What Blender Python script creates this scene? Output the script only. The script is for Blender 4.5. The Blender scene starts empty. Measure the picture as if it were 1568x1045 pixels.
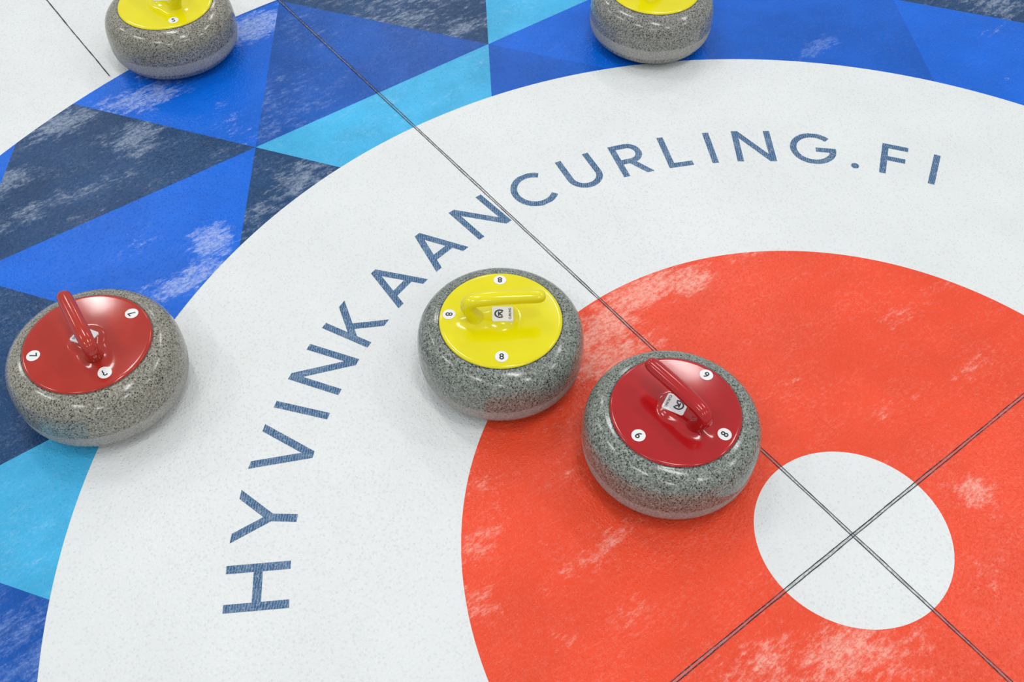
import bpy, bmesh, math, random
from mathutils import Vector, Matrix
random.seed(4)
sc=bpy.context.scene
sc.view_settings.view_transform='Standard'
sc.view_settings.look='None'

def lin(c):
    return tuple(((v/255)/12.92 if v/255<=.04045 else (((v/255)+.055)/1.055)**2.4) for v in c)+(1.,)
def empty(name,loc=(0,0,0),rot=0):
    e=bpy.data.objects.new(name,None);e.location=loc;e.rotation_euler=(0,0,rot)
    e.empty_display_size=.1;sc.collection.objects.link(e);return e
def meshobj(name,verts,faces,mats,parent=None,smooth=False,midx=None,loc=(0,0,0)):
    me=bpy.data.meshes.new(name);me.from_pydata([tuple(v) for v in verts],[],faces)
    for m in (mats if isinstance(mats,list) else [mats]): me.materials.append(m)
    if midx: 
        for p,i in zip(me.polygons,midx): p.material_index=i
    if smooth:
        for p in me.polygons:p.use_smooth=True
    me.update()
    o=bpy.data.objects.new(name,me);sc.collection.objects.link(o);o.location=loc
    if parent:o.parent=parent
    return o

# ---------- node helpers ----------
class NT:
    def __init__(s,name):
        s.m=bpy.data.materials.new(name);s.m.use_nodes=True
        s.t=s.m.node_tree;s.n=s.t.nodes;s.b=s.n['Principled BSDF']
        s.tc=s.n.new('ShaderNodeTexCoord')
    def link(s,a,b): s.t.links.new(a,b)
    def setin(s,sock,v):
        if isinstance(v,bpy.types.NodeSocket): s.link(v,sock)
        else: sock.default_value=v
    def mapping(s,vec,scale=(1,1,1),rot=(0,0,0),loc=(0,0,0)):
        n=s.n.new('ShaderNodeMapping');s.link(vec,n.inputs[0])
        n.inputs['Scale'].default_value=scale;n.inputs['Rotation'].default_value=rot;n.inputs['Location'].default_value=loc
        return n.outputs[0]
    def noise(s,vec,scale,detail=3,rough=.55):
        n=s.n.new('ShaderNodeTexNoise');s.link(vec,n.inputs['Vector'])
        n.inputs['Scale'].default_value=scale;n.inputs['Detail'].default_value=detail;n.inputs['Roughness'].default_value=rough
        return n.outputs['Fac']
    def voro(s,vec,scale,feat='F1'):
        n=s.n.new('ShaderNodeTexVoronoi');n.feature=feat;s.link(vec,n.inputs['Vector']);n.inputs['Scale'].default_value=scale
        return n
    def math(s,op,a,b=0,c=0,clamp=False):
        n=s.n.new('ShaderNodeMath');n.operation=op;n.use_clamp=clamp
        for i,v in enumerate((a,b,c)): s.setin(n.inputs[i],v)
        return n.outputs[0]
    def ramp(s,f,a,b,lo=0.,hi=1.):
        n=s.n.new('ShaderNodeMapRange');n.interpolation_type='SMOOTHSTEP'
        s.setin(n.inputs[0],f)
        for i,v in zip((1,2,3,4),(a,b,lo,hi)): n.inputs[i].default_value=v
        return n.outputs[0]
    def mix(s,f,a,b):
        n=s.n.new('ShaderNodeMix');n.data_type='RGBA'
        s.setin(n.inputs['Factor'],f);s.setin(n.inputs['A'],a);s.setin(n.inputs['B'],b)
        return n.outputs['Result']
    def bump(s,h,strength,dist=.001):
        n=s.n.new('ShaderNodeBump');n.inputs['Strength'].default_value=strength;n.inputs['Distance'].default_value=dist
        s.link(h,n.inputs['Height']);return n.outputs[0]

def pebble(N):
    """frozen pebble droplets + fine scrape texture -> bump height"""
    v=N.tc.outputs['Object']
    n1=N.noise(v,150,2,.5)
    n2=N.noise(v,400,2,.6)
    vo=N.voro(v,170);d=N.ramp(vo.outputs['Distance'],.0,.42,1,0)
    h=N.math('ADD',N.math('MULTIPLY',n1,1.0),N.math('MULTIPLY',n2,.35))
    return N.math('ADD',h,N.math('MULTIPLY',d,.7))

def ice_mat(name,col,frost=None,frostcol=(255,255,255),amt=.5,blobs=(),thr=(.60,.74),var=.06,rough=.19,grain=1.0,haze=.0):
    N=NT(name);v=N.tc.outputs['Object'];b=N.b
    c=lin(col)
    nv=N.noise(v,5,4,.6)
    dk=tuple(x*(1-var*1.6) for x in c[:3])+(1,)
    lt=tuple(min(1,x*(1+var)+var*.02) for x in c[:3])+(1,)
    cc=N.mix(N.ramp(nv,.3,.7),dk,lt)
    if frost:
        n1=N.noise(N.mapping(v,scale=(1,2.2,1),rot=(0,0,math.radians(-8))),7,9,.72)
        n2=N.noise(N.mapping(v,scale=(1,2.4,1),rot=(0,0,math.radians(-14))),34,9,.80)
        s1=N.noise(N.mapping(v,scale=(1,4,1),rot=(0,0,math.radians(35))),60,5,.85)
        s2=N.noise(v,110,5,.85)
        fine=N.math('MULTIPLY',N.math('ADD',s1,s2),.5)
        n2s=N.math('MULTIPLY_ADD',n2,1.7,-.35)
        f=N.math('ADD',N.math('MULTIPLY',n1,.52),N.math('MULTIPLY',n2s,.48))
        if blobs:
            tot=None
            for (x,y,rx,ry,a) in blobs:
                mp=N.mapping(v,scale=(1/rx,1/ry,0),loc=(-x/rx,-y/ry,0))
                ln=N.n.new('ShaderNodeVectorMath');ln.operation='LENGTH';N.link(mp,ln.inputs[0])
                g=N.ramp(ln.outputs['Value'],0,1.9,a*.90,0)
                tot=g if tot is None else N.math('MAXIMUM',tot,g)
            f=N.math('ADD',f,tot)
        m=N.math('MULTIPLY',N.ramp(f,thr[0],thr[1]),amt)
        m=N.math('MULTIPLY',m,N.ramp(fine,.42,.56,.25,1.))
        hz=N.math('MULTIPLY',N.math('MULTIPLY',N.ramp(n1,.35,.65),N.ramp(fine,.48,.60)),haze)
        m=N.math('MAXIMUM',m,hz)
        cc=N.mix(m,cc,lin(frostcol))
    g=N.noise(v,330,2,.7)
    sp=N.math('MULTIPLY',N.ramp(g,.62,.80),.10*grain)
    cc=N.mix(sp,cc,lin((225,234,245)))
    g2=N.noise(v,240,2,.7)
    cc=N.mix(N.math('MULTIPLY',N.ramp(g2,.56,.74),.16),cc,tuple(x*.55 for x in c[:3])+(1,))
    N.link(cc,b.inputs['Base Color'])
    b.inputs['Roughness'].default_value=rough
    b.inputs['IOR'].default_value=1.31
    N.link(N.bump(pebble(N),.9,.0012),b.inputs['Normal'])
    return N.m

WHITE=(227,230,230)
m_ice=ice_mat('ice_white',WHITE,var=.018,grain=.4)
blob_nv=[(-.6,1.68,.07,.04,.25),(-.50,1.53,.06,.05,.24),(-.70,1.46,.12,.03,.16),(-.40,1.17,.08,.05,.15),(-.28,1.22,.06,.05,.22),(.22,1.60,.25,.12,.14),(.30,1.46,.06,.05,.2),(-.65,1.35,.1,.05,.06),(-.75,1.58,.06,.04,.17),(1.42,.75,.1,.08,.15)]
blob_br=[(-.10,1.75,.14,.05,.32),(-.44,1.66,.13,.05,.26),(-.35,1.72,.10,.04,.2),(-.50,1.17,.04,.07,.28),(-.57,1.11,.11,.035,.27),(-.30,1.45,.05,.1,.12),(1.03,.93,.08,.025,.3),(.92,.97,.05,.03,.27),(-.62,1.25,.04,.03,.12),(1.3,.7,.06,.03,.1)]
blob_md=[(-.2,1.45,.16,.14,.14),(-1.1,.6,.18,.14,.16),(.93,.9,.08,.03,.24),(0,1.70,.08,.1,.1)]
m_navy=ice_mat('ice_paint_navy',(20,66,112),True,(150,164,184),.85,blob_nv,(.56,.72),.12,haze=.24)
m_bright=ice_mat('ice_paint_bright_blue',(0,102,218),True,(162,182,232),.9,blob_br,(.61,.75),.07,haze=.05)
m_med=ice_mat('ice_paint_medium_blue',(6,84,176),True,(122,152,212),.75,blob_md,(.57,.76),.12,haze=.24)
m_deep=ice_mat('ice_paint_deep_blue',(0,92,198),True,(125,155,220),.6,blob_md,(.61,.77),.10,haze=.08)
m_cyan=ice_mat('ice_paint_cyan',(66,178,228),True,(172,216,240),.6,(),(.54,.72),.10,haze=.22)
blob_r=[(.17,.54,.06,.035,.32),(.07,.57,.12,.04,.32),(-.03,.55,.08,.05,.32),(-.06,.49,.10,.05,.28),(-.08,.55,.05,.04,.3),(-.47,.34,.07,.025,.2),(-.53,.26,.04,.03,.22),(-.42,.44,.07,.03,.17),(-.35,.22,.10,.02,.18),(-.27,.38,.14,.08,.08),
 (-.16,-.12,.11,.06,.27),(-.25,-.06,.08,.05,.22),(-.08,-.17,.08,.04,.2),(.22,-.07,.035,.035,.27),(.40,.25,.05,.02,.18),(.54,.25,.06,.02,.17),(.43,.09,.06,.02,.17),(-.35,.12,.05,.02,.16),(.10,-.17,.06,.03,.17),(.21,.13,.05,.02,.13),(.28,.53,.12,.02,.14),(-.47,.14,.04,.02,.13),(.12,.26,.05,.02,.12)]
m_red=ice_mat('ice_paint_red',(238,78,48),True,(248,184,168),.78,blob_r,(.60,.79),.05,haze=.18)

# lettering paint : worn, hatched
N=NT('ice_lettering_paint');v=N.tc.outputs['Object']
w=N.n.new('ShaderNodeTexWave');N.link(N.mapping(v,rot=(0,0,math.radians(38))),w.inputs[0]);w.inputs['Scale'].default_value=75;w.inputs['Distortion'].default_value=4;w.inputs['Detail'].default_value=2
w.inputs['Detail Scale'].default_value=2
f=N.math('MULTIPLY',N.ramp(w.outputs['Fac'],.40,.9),.45)
cc=N.mix(f,lin((48,90,132)),lin((140,164,188)))
cc=N.mix(N.math('MULTIPLY',N.ramp(N.noise(v,25,5,.7),.48,.75),.5),cc,lin((135,158,182)))
cc=N.mix(N.math('MULTIPLY',N.ramp(N.noise(v,260,3,.7),.5,.7),.45),cc,lin((190,200,208)))
N.link(cc,N.b.inputs['Base Color']);N.b.inputs['Roughness'].default_value=.25;N.b.inputs['IOR'].default_value=1.31;N.link(N.bump(pebble(N),.8,.0012),N.b.inputs['Normal'])
m_let=N.m
N=NT('line_thread_dark');v=N.tc.outputs['Object']
cc=N.mix(N.ramp(N.noise(v,160,3,.7),.45,.72),lin((38,36,44)),lin((100,98,104)))
N.link(cc,N.b.inputs['Base Color']);N.b.inputs['Roughness'].default_value=.5;N.b.inputs['Specular IOR Level'].default_value=.2;m_line=N.m
N=NT('line_groove_frost');v=N.tc.outputs['Object']
N.b.inputs['Base Color'].default_value=lin((165,168,175));N.link(N.ramp(N.noise(v,200,3,.7),.4,.65,.10,.5),N.b.inputs['Alpha']);N.b.inputs['Roughness'].default_value=.5;m_groove=N.m

# ---------- floor (ice sheet) ----------
bm=bmesh.new();bmesh.ops.create_grid(bm,x_segments=10,y_segments=20,size=1)
me=bpy.data.meshes.new('floor');bm.to_mesh(me);bm.free()
for vv in me.vertices: vv.co.x*=5;vv.co.y*=9;vv.co.y+=2
me.materials.append(m_ice);fl=bpy.data.objects.new('floor',me);sc.collection.objects.link(fl)

house=empty('curling_house_rings')
def annulus(name,r0,r1,z,mat,n=360):
    vs=[];fs=[]
    for i in range(n):
        a=2*math.pi*i/n;c,s=math.cos(a),math.sin(a)
        vs+= [(r0*c,r0*s,z),(r1*c,r1*s,z)]
    for i in range(n):
        j=(i+1)%n;fs.append((2*i,2*i+1,2*j+1,2*j))
    return meshobj(name,vs,fs,mat,house)
def disc(name,r,z,mat,n=256):
    return meshobj(name,[(r*math.cos(2*math.pi*i/n),r*math.sin(2*math.pi*i/n),z) for i in range(n)],[tuple(range(n))],mat,house)
RB,RR,RW,RO=.1531,.61,1.22,1.817
annulus('white_ring',RR,RW,.0008,m_ice)
annulus('red_ring',RB,RR,.0008,m_red)
disc('button',RB,.0008,m_ice)

def clip_circle(poly,R,n=240):
    out=poly
    for i in range(n):
        a=2*math.pi*(i+.5)/n;nx,ny=math.cos(a),math.sin(a)
        d=R*math.cos(math.pi/n)
        res=[];m=len(out)
        if m==0:return out
        for k in range(m):
            p,q=out[k],out[(k+1)%m]
            dp=p[0]*nx+p[1]*ny-d;dq=q[0]*nx+q[1]*ny-d
            if dp<=0:res.append(p)
            if (dp<0)!=(dq<0) and abs(dp-dq)>1e-12:
                t=dp/(dp-dq);res.append((p[0]+t*(q[0]-p[0]),p[1]+t*(q[1]-p[1])))
        out=res
    return out
W=.61;Hh=.445;Y0=.92
fm=[m_navy,m_bright,m_med,m_deep,m_cyan]
NAVY,BR,MD,DP,CY=range(5)
def node(i,j): return (i*W/2,Y0+j*Hh)
# key: (kind, apex_i, apex_row)  up: apex on row j, base on j-1 ; down: apex on row j, base on j+1
col={('u',0,2):MD,('d',-2,2):BR,('d',0,0):CY,('u',-2,2):NAVY,('u',2,2):CY,
 ('u',-1,1):NAVY,('d',-2,0):BR,('u',-3,1):NAVY,('u',1,1):DP,('d',2,0):BR,('u',3,1):DP,
 ('d',5,-1):NAVY,('u',4,0):BR,('d',3,-1):DP,('d',-3,-1):CY,('u',-4,0):MD,('d',-4,0):BR,
 ('d',-1,1):BR,('d',1,1):NAVY,('d',3,1):BR,('u',5,1):NAVY,('d',4,0):CY,('u',-5,1):MD}
verts=[];faces=[];mi=[]
for j in range(-6,5):
    for i in range(-9,10):
        if (i+j)%2: continue
        for kind in 'ud':
            a=node(i,j)
            dj=-1 if kind=='u' else 1
            tri=[a,node(i-1,j+dj),node(i+1,j+dj)]
            ar=sum(tri[k][0]*tri[(k+1)%3][1]-tri[(k+1)%3][0]*tri[k][1] for k in range(3))
            if ar<0:tri=tri[::-1]
            pl=clip_circle(tri,RO)
            if len(pl)<3:continue
            if max(math.hypot(*p) for p in pl)<1.2:continue
            k=col.get((kind,i,j))
            if k is None:k=random.choice([NAVY,BR,MD,DP,CY])
            b0=len(verts);verts+=[(p[0],p[1],.0004) for p in pl];faces.append(tuple(range(b0,b0+len(pl))));mi.append(k)
meshobj('blue_facet_ring',verts,faces,fm,house,midx=mi)

# ---------- lettering ----------
T=.14
def arc(cx,cy,rx,ry,a0,a1,n=28):
    return [(cx+rx*math.cos(math.radians(a0+(a1-a0)*i/n)),cy+ry*math.sin(math.radians(a0+(a1-a0)*i/n))) for i in range(n+1)]
h=T/2
G={
'H':(.79,[[(h,-1),(h,2)],[(.79-h,-1),(.79-h,2)],[(h,.5),(.79-h,.5)]]),
'Y':(.82,[[(-.10,1.15),(.41,.43)],[(.92,1.15),(.41,.43)],[(.41,.47),(.41,-.2)]]),
'V':(.88,[[(.02,1.1),(.44,.02),(.86,1.1)]]),
'I':(.14,[[(h,-1),(h,2)]]),
'N':(.86,[[(h,-1),(h,2)],[(.86-h,-1),(.86-h,2)],[(h,.98),(.86-h,.02)]]),
'K':(.78,[[(h,-1),(h,2)],[(h,.34),(.78,1.12)],[(.27,.56),(.76,-.12)]]),
'A':(.92,[[(.04,-.1),(.46,.98),(.88,-.1)],[(.18,.29),(.74,.29)]]),
'C':(.90,[arc(.5,.5,.5-h+.01,.5-h+.01,47,313)]),
'U':(.80,[[(h,2),(h,.38)]+arc(.4,.38,.4-h,.38-h,180,360,20)+[(.8-h,.38),(.8-h,2)]]),
'R':(.70,[[(h,-1),(h,2)],[(h,1-h),(.36,1-h)]+arc(.36,.69,.24,.31-h,90,-90,16)+[(h,.45)],[(.32,.46),(.70,-.12)]]),
'L':(.55,[[(h,2),(h,-1)],[(h,h),(.55,h)]]),
'G':(.98,[arc(.5,.5,.5-h+.01,.5-h+.01,45,360)[:27]+[(.92,.47)],[(.55,.47),(.99,.47)]]),
'F':(.56,[[(h,2),(h,-1)],[(h,1-h),(.56,1-h)],[(h,.52),(.52,.52)]]),
}
def clipy(poly):
    for s,d in ((1,1.0),(-1,0.0)):
        out=[];m=len(poly)
        for k in range(m):
            p,q=poly[k],poly[(k+1)%m];dp=s*(p[1]-d);dq=s*(q[1]-d)
            if dp<=0:out.append(p)
            if (dp<0)!=(dq<0) and abs(dp-dq)>1e-12:
                t=dp/(dp-dq);out.append((p[0]+t*(q[0]-p[0]),p[1]+t*(q[1]-p[1])))
        poly=out
        if len(poly)<3:return []
    return poly
def stroke(pts,hw):
    n=len(pts);L=[];R=[]
    for i in range(n):
        def dr(a,b):
            d=Vector((b[0]-a[0],b[1]-a[1]));return d.normalized() if d.length>1e-9 else None
        d1=dr(pts[i-1],pts[i]) if i>0 else None
        d2=dr(pts[i],pts[i+1]) if i<n-1 else None
        if d1 is None:d1=d2
        if d2 is None:d2=d1
        n1=Vector((-d1.y,d1.x));n2=Vector((-d2.y,d2.x));m=(n1+n2)
        m=m.normalized();k=hw/max(.3,m.dot(n1))
        p=Vector(pts[i][:2]);L.append(p+m*k);R.append(p-m*k)
    return [[tuple(R[i]),tuple(R[i+1]),tuple(L[i+1]),tuple(L[i])] for i in range(n-1)]
letters=[('H',148.29),('Y',140.99),('V',133.24),('I',128.11),('N',122.4),('K',115.3),('A',108.0),('A',100.6),('N',93.1),
 ('C',84.9),('U',77.6),('R',70.6),('L',64.4),('I',59.57),('N',53.75),('G',45.9),('F',35.4),('I',30.22)]
r0=.868;CH=.0965
lv=[];lf=[]
def place(poly,ang,w,z=.0012):
    a=math.radians(ang);rh=(math.cos(a),math.sin(a));th=(math.sin(a),-math.cos(a))
    b0=len(lv)
    for x,y in poly:
        t=(x-w/2)*CH;rr=r0+y*CH
        lv.append((rr*rh[0]+t*th[0],rr*rh[1]+t*th[1],z))
    P=[lv[b0+i] for i in range(len(poly))]
    ar=sum(P[k][0]*P[(k+1)%len(P)][1]-P[(k+1)%len(P)][0]*P[k][1] for k in range(len(P)))
    idx=tuple(range(b0,b0+len(poly)))
    lf.append(idx if ar>0 else idx[::-1])
for ch,ang in letters:
    w,sts=G[ch]
    for si,st in enumerate(sts):
        for qi,q in enumerate(stroke(st,T/2)):
            q=clipy(q)
            if q:place(q,ang,w,.0011+.00006*si+(.00003 if ch in 'VA' and si==0 and qi==1 else 0))
place([(.085*math.cos(2*math.pi*i/32),.085+.085*math.sin(2*math.pi*i/32)) for i in range(32)],40.4,0)
meshobj('ring_lettering',lv,lf,m_let,house)

# ---------- thread lines frozen in the ice ----------
lnv=[];lnf=[];lnm=[]
def strip(p0,p1,off,w,z,mt,wob=.0005):
    p0=Vector(p0);p1=Vector(p1);L=(p1-p0).length;n=int(L/.012);d=(p1-p0)/L;nn=Vector((-d.y,d.x))
    b0=len(lnv);ph=random.random()*10
    for i in range(n+1):
        s=L*i/n
        o=off+wob*(math.sin(s*23+ph)+.6*math.sin(s*61+ph*2)+random.uniform(-.5,.5))
        ww=w*random.uniform(.7,1.25)
        p=p0+d*s
        a=p+nn*(o-ww/2);b=p+nn*(o+ww/2)
        lnv.extend([(a.x,a.y,z),(b.x,b.y,z)])
    for i in range(n):
        lnf.append((b0+2*i,b0+2*i+2,b0+2*i+3,b0+2*i+1));lnm.append(mt)
for q,(p0,p1) in enumerate((((0,-3),(0,8)),((-2.2,0),(2.2,0)))):
    dz=.00008*q
    strip(p0,p1,0,.0036,.00140+dz,1,.0002)
    strip(p0,p1,.0024,.0014,.00156+dz,0,.0003)
    strip(p0,p1,-.0024,.0014,.00156+dz,0,.0003)
strip((-.4515,1.775),(-.4515,3.2),0,.0024,.0016,0,.0003)
meshobj('ice_line_threads',lnv,lnf,[m_line,m_groove],house,midx=lnm)

# ---------- curling stone materials ----------
def granite(name,base,dark,light,seed):
    N=NT(name);v=N.tc.outputs['Object'];b=N.b
    v=N.mapping(v,loc=(seed*3.1,seed*1.7,seed))
    warp=N.noise(v,120,3,.6)
    v1=N.voro(v,420);v2=N.voro(v,520);v3=N.voro(v,290)
    sep=N.n.new('ShaderNodeSeparateColor');N.link(v1.outputs['Color'],sep.inputs[0])
    sep2=N.n.new('ShaderNodeSeparateColor');N.link(v2.outputs['Color'],sep2.inputs[0])
    sep3=N.n.new('ShaderNodeSeparateColor');N.link(v3.outputs['Color'],sep3.inputs[0])
    B=lin(base)
    c=N.mix(sep.outputs[0],tuple(x*.74 for x in B[:3])+(1,),tuple(min(1,x*1.25) for x in B[:3])+(1,))
    c=N.mix(N.math('MULTIPLY',N.ramp(sep2.outputs[1],.66,.70),.55),c,lin(light))
    nn=N.noise(v,330,3,.6)
    c=N.mix(N.ramp(nn,.56,.62,0,.88),c,lin(dark))
    big=N.math('MULTIPLY',N.ramp(sep3.outputs[0],.78,.80),N.ramp(v3.outputs['Distance'],.28,.5,.95,0))
    c=N.mix(big,c,lin(dark))
    sx=N.n.new('ShaderNodeSeparateXYZ');N.link(N.tc.outputs['Object'],sx.inputs[0])
    z=N.math('ADD',sx.outputs[2],N.math('MULTIPLY',N.math('SUBTRACT',warp,.5),.004))
    bd=N.math('MULTIPLY',N.ramp(z,.031,.035),N.ramp(z,.056,.061,1,0))
    fine=N.noise(v,380,3,.7)
    bc=N.mix(N.ramp(fine,.38,.62),lin((146,144,140)),lin((190,188,184)))
    c=N.mix(N.math('MULTIPLY',bd,.75),c,bc)
    N.link(c,b.inputs['Base Color'])
    N.link(N.ramp(bd,0,1,.16,.7),b.inputs['Roughness'])
    N.link(N.bump(fine,.06,.0004),b.inputs['Normal'])
    return N.m
def plastic(name,colr,colr2):
    N=NT(name);b=N.b;v=N.tc.outputs['Object']
    c=N.mix(N.ramp(N.noise(v,14,4,.6),.35,.7),lin(colr),lin(colr2))
    N.link(c,b.inputs['Base Color']);b.inputs['Roughness'].default_value=.13
    b.inputs['Specular IOR Level'].default_value=.6
    N.link(N.bump(N.noise(v,60,2,.5),.05,.001),b.inputs['Normal'])
    return N.m
def flat(name,colr,r=.4):
    N=NT(name);c=N.mix(N.noise(N.tc.outputs['Object'],80,2),lin(colr),lin(tuple(x*.96 for x in colr)))
    N.link(c,N.b.inputs['Base Color']);N.b.inputs['Roughness'].default_value=r;return N.m
g_warm=granite('granite_warm',(134,132,120),(42,41,38),(186,181,168),1)
g_green=granite('granite_green_grey',(118,125,117),(34,37,35),(176,181,174),2)
g_grey=granite('granite_grey',(126,127,121),(38,38,37),(178,177,172),3)
p_yel=plastic('plastic_yellow',(234,222,6),(228,216,3))
p_red=plastic('plastic_red',(178,22,26),(168,18,22))
p_red2=plastic('plastic_red_faded',(178,44,27),(170,38,24))
m_stick=flat('sticker_white',(240,240,240));m_ink=flat('ink_black',(25,25,28));m_inkb=flat('ink_navy',(35,42,60))

def text_mesh(txt,size):
    cu=bpy.data.curves.new('t','FONT');cu.body=txt;cu.size=size;cu.align_x='CENTER';cu.align_y='CENTER';cu.resolution_u=4
    cu.offset=size*.012
    o=bpy.data.objects.new('t',cu);sc.collection.objects.link(o)
    bpy.context.view_layer.update()
    me=bpy.data.meshes.new_from_object(o.evaluated_get(bpy.context.evaluated_depsgraph_get()))
    bpy.data.objects.remove(o);vs=[v.co.copy() for v in me.vertices];fs=[tuple(p.vertices) for p in me.polygons]
    bpy.data.meshes.remove(me)
    mx=(min(v.x for v in vs)+max(v.x for v in vs))/2;my=(min(v.y for v in vs)+max(v.y for v in vs))/2
    return [(v.x-mx,v.y-my) for v in vs],fs

PROF=[(0,.008),(.03,.0078),(.052,.005),(.058,.001),(.061,0),(.070,.0),(.080,.0010),(.096,.0030),(.110,.0062),(.1225,.0122),(.1315,.0205),(.1370,.0300),(.1398,.0405),
 (.1410,.0515),(.1414,.063),(.1412,.0745),(.1402,.0855),(.1380,.0965),(.1338,.1062),(.1273,.1142),(.1192,.1200),(.1112,.1235),(.1055,.1250),(.1020,.1258),(.095,.1260),(.0,.1260)]
def spline(P,k=4):
    out=[]
    for i in range(len(P)-1):
        p0=P[max(i-1,0)];p1=P[i];p2=P[i+1];p3=P[min(i+2,len(P)-1)]
        for t in range(k):
            u=t/k
            out.append(tuple(.5*((2*p1[d])+(-p0[d]+p2[d])*u+(2*p0[d]-5*p1[d]+4*p2[d]-p3[d])*u*u+(-p0[d]+3*p1[d]-3*p2[d]+p3[d])*u**3) for d in range(len(p1))))
    out.append(P[-1]);return out
def lathe(P,n=128):
    vs=[];fs=[]
    for r,z in P:
        for i in range(n):
            a=2*math.pi*i/n;vs.append((max(r,1e-5)*math.cos(a),max(r,1e-5)*math.sin(a),z))
    for k in range(len(P)-1):
        for i in range(n):
            j=(i+1)%n;fs.append((k*n+i,k*n+j,(k+1)*n+j,(k+1)*n+i))
    return vs,fs
ZL=.1253
def lid_h(x,y):
    r=math.hypot(x,y)
    d=.0042+.0025*max(0,1-(r/.096)**2)
    e1=math.exp(-(((x+.030)/.034)**2+(y/.018)**2)**1.5)
    e2=math.exp(-(((x-.001)/.0245)**2+(y/.0245)**2)**3)
    return d+.0080*(1-(1-e1)*(1-e2))
def make_stone(loc,head,gm,pm,dots,sticker_rot=0):
    st=empty('curling_stone',(loc[0],loc[1],.0009))
    vs,fs=lathe(spline(PROF,3));meshobj('granite_body',vs,fs,gm,st,True)
    n=96;rs=[.0001]+[.0965*i/48 for i in range(1,49)]
    vs=[];fs=[]
    for r in rs:
        for i in range(n):
            a=2*math.pi*i/n;x,y=r*math.cos(a),r*math.sin(a);vs.append((x,y,ZL+lid_h(x,y)))
    for r,z in ((.0990,.0039),(.1007,.0032),(.1019,.0022),(.1023,.0011),(.1021,-.002)):
        for i in range(n):
            a=2*math.pi*i/n;vs.append((r*math.cos(a),r*math.sin(a),ZL+z))
    for k in range(len(rs)+4):
        for i in range(n):
            j=(i+1)%n;fs.append((k*n+i,(k+1)*n+i,(k+1)*n+j,k*n+j))
    lid=meshobj('handle_plate',vs,fs,pm,st,True);lid.rotation_euler=(0,0,head)
    H=[(-.040,.001,.0195,.018),(-.0415,.0085,.0155,.0152),(-.0440,.015,.0130,.0130),(-.0485,.023,.0117,.0115),(-.0535,.032,.0112,.0108),(-.0555,.041,.0112,.0106),(-.0515,.0490,.0116,.0106),(-.042,.0535,.0120,.0106),(-.022,.0555,.0124,.0107),
       (.005,.0560,.0124,.0105),(.035,.0553,.0124,.0104),(.056,.0543,.0121,.0102),(.0655,.0538,.0108,.0092),(.0705,.0535,.008,.0066),(.0728,.0533,.0035,.003)]
    HS=spline(H,4);m=32;vs=[];fs=[]
    for k,(x,z,wy,th) in enumerate(HS):
        a=HS[max(k-1,0)];b=HS[min(k+1,len(HS)-1)]
        d=Vector((b[0]-a[0],0,b[1]-a[1])).normalized();nn=Vector((-d.z,0,d.x))
        for i in range(m):
            t=2*math.pi*i/m;c,s=math.cos(t),math.sin(t)
            sg=lambda u:math.copysign(abs(u)**.9,u)
            p=Vector((x,0,z))+nn*(th*sg(c))+Vector((0,wy*sg(s),0))
            vs.append((p.x,p.y,ZL+p.z))
    for k in range(len(HS)-1):
        for i in range(m):
            j=(i+1)%m;fs.append((k*m+i,k*m+j,(k+1)*m+j,(k+1)*m+i))
    fs.append(tuple((len(HS)-1)*m+i for i in range(m)))
    hd=meshobj('gooseneck_handle',vs,fs,pm,st,True);hd.rotation_euler=(0,0,head)
    dv=[];df=[];dm=[]
    ch,sh=math.cos(-head),math.sin(-head)
    def hgt(x,y): return ZL+lid_h(x*ch-y*sh,x*sh+y*ch)
    for ang,r,ch_ in dots:
        a=math.radians(ang);cx,cy=r*math.cos(a),r*math.sin(a)
        b0=len(dv)
        for i in range(28):
            t=2*math.pi*i/28;x=cx+.0108*math.cos(t);y=cy+.0108*math.sin(t);dv.append((x,y,hgt(x,y)+.0005))
        df.append(tuple(range(b0,b0+28)));dm.append(0)
        tv,tf=text_mesh(ch_,.0165)
        b0=len(dv);rot=a+math.pi/2
        for x,y in tv:
            X=cx+x*math.cos(rot)-y*math.sin(rot);Y=cy+x*math.sin(rot)+y*math.cos(rot);dv.append((X,Y,hgt(X,Y)+.0009))
        for f in tf: df.append(tuple(i+b0 for i in f));dm.append(1)
    meshobj('number_discs',dv,df,[m_stick,m_ink],st,midx=dm)
    sv=[];sf=[];sm=[];sr=sticker_rot
    zc=ZL+lid_h(0,0)
    def P(x,y,dz):
        X=x*math.cos(sr)-y*math.sin(sr)+.003*math.cos(head);Y=x*math.sin(sr)+y*math.cos(sr)+.003*math.sin(head)
        return (X,Y,zc+dz)
    def slab(z0,z1,w2,h2,rc,mt):
        pts=[]
        for cx_,cy_,a0 in ((w2-rc,h2-rc,0),(-w2+rc,h2-rc,90),(-w2+rc,-h2+rc,180),(w2-rc,-h2+rc,270)):
            for k in range(7):
                a=math.radians(a0+15*k);pts.append((cx_+rc*math.cos(a),cy_+rc*math.sin(a)))
        b0=len(sv);m_=len(pts)
        for z in (z0,z1):
            for x,y in pts: sv.append(P(x,y,z))
        sf.append(tuple(b0+m_+k for k in range(m_)));sm.append(mt)
        for k in range(m_):
            j=(k+1)%m_;sf.append((b0+k,b0+j,b0+m_+j,b0+m_+k));sm.append(mt)
    slab(-.004,.0008,.0175,.0155,.003,0)
    def addpoly(polys,dz=.0011):
        for q in polys:
            b0=len(sv)
            for x,y in q: sv.append(P(x,y,dz))
            sf.append(tuple(range(b0,b0+len(q))));sm.append(1)
    cx=-.0045
    addpoly(stroke([(cx+.0078*math.cos(math.radians(t)),.0078*math.sin(math.radians(t))) for t in range(45,320,12)],.0013))
    addpoly(stroke([(cx-.002,.0046),(cx-.002,-.0046)],.0011),.0012)
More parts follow.
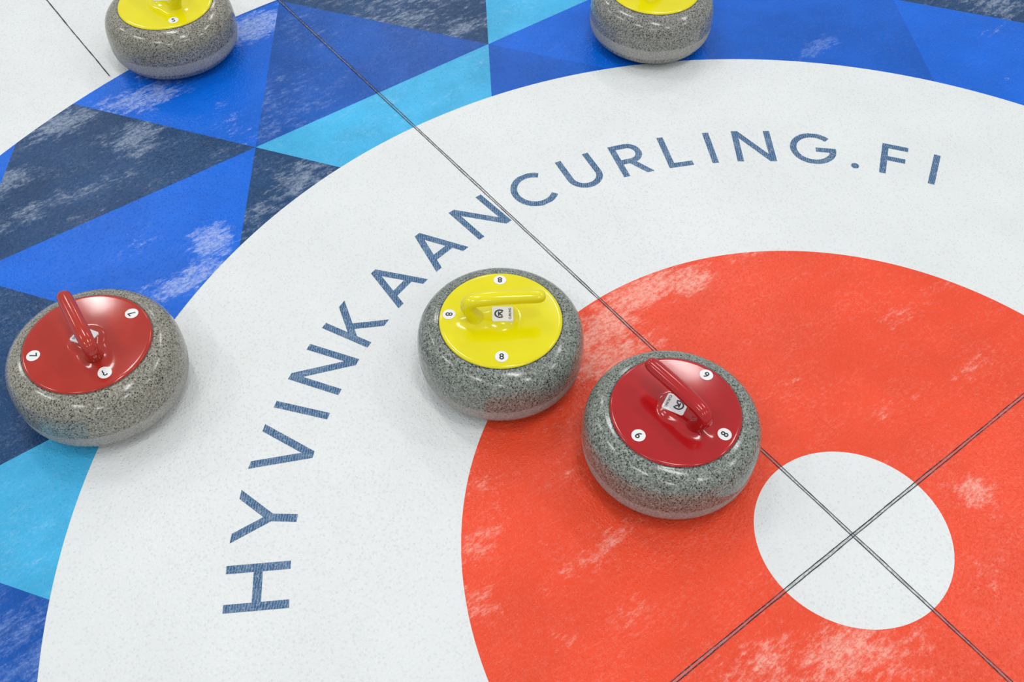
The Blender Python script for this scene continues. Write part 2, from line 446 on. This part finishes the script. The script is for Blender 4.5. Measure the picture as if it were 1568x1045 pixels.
    addpoly(stroke([(cx-.001,0),(cx+.0042,.0044)],.0011),.0013)
    addpoly(stroke([(cx-.001,0),(cx+.0042,-.0044)],.0011),.0014)
    tv,tf=text_mesh('CURLING',.0058);b0=len(sv)
    for x,y in tv: sv.append(P(.0120+(-y),x,.0011))
    for f in tf: sf.append(tuple(i+b0 for i in f));sm.append(1)
    meshobj('centre_sticker',sv,sf,[m_stick,m_inkb],st,midx=sm)
    return st
R_=math.radians
make_stone((-.8035,.9565),R_(86),g_warm,p_red2,[(8,.083,'7'),(164,.083,'7'),(-92,.078,'8')],R_(120))
make_stone((-.2393,.5948),R_(-32),g_green,p_yel,[(54,.084,'8'),(138,.086,'8'),(-126,.081,'8')],R_(-36))
make_stone((-.133,.2859),R_(91),g_green,p_red,[(13,.086,'6'),(-179,.079,'6'),(-71,.083,'8')],R_(115))
make_stone((-.285,1.767),R_(100),g_warm,p_yel,[(-102,.080,'5'),(10,.08,'5')],R_(-36))
make_stone((.6257,1.1644),R_(20),g_grey,p_yel,[(100,.08,'5'),(10,.08,'5')],R_(-36))

# ---------- lights : hall lighting ----------
w=bpy.data.worlds.new('World');sc.world=w;w.use_nodes=True
bg=w.node_tree.nodes['Background'];bg.inputs[0].default_value=(.93,.97,1,1);bg.inputs[1].default_value=.54
def area(name,loc,sx,sy,power,rot=(0,0,0)):
    L=bpy.data.lights.new(name,'AREA');L.shape='RECTANGLE';L.size=sx;L.size_y=sy;L.energy=power;L.color=(1,.988,.965)
    o=bpy.data.objects.new(name,L);o.location=loc;o.rotation_euler=rot;sc.collection.objects.link(o)
for ix,x in enumerate((-3.4,0,3.4)):
    for iy,y in enumerate((-3.6,-.2,3.2,6.6)):
        area('hall_light',(x,y,4.6),.3,1.3,31)

# ---------- camera ----------
C=Vector((-0.8817,-0.25407,1.40989));Tt=Vector((-0.1897,0.62673,0));roll=.01729
f=(Tt-C).normalized();r=f.cross(Vector((0,0,1))).normalized();u=r.cross(f)
r2=r*math.cos(roll)+u*math.sin(roll);u2=-r*math.sin(roll)+u*math.cos(roll)
M=Matrix((r2,u2,-f)).transposed().to_4x4();M.translation=C
cd=bpy.data.cameras.new('camera');cd.sensor_width=36;cd.lens=1885.3/1920*36;cd.clip_start=.01
co=bpy.data.objects.new('camera',cd);co.matrix_world=M;sc.collection.objects.link(co);sc.camera=co
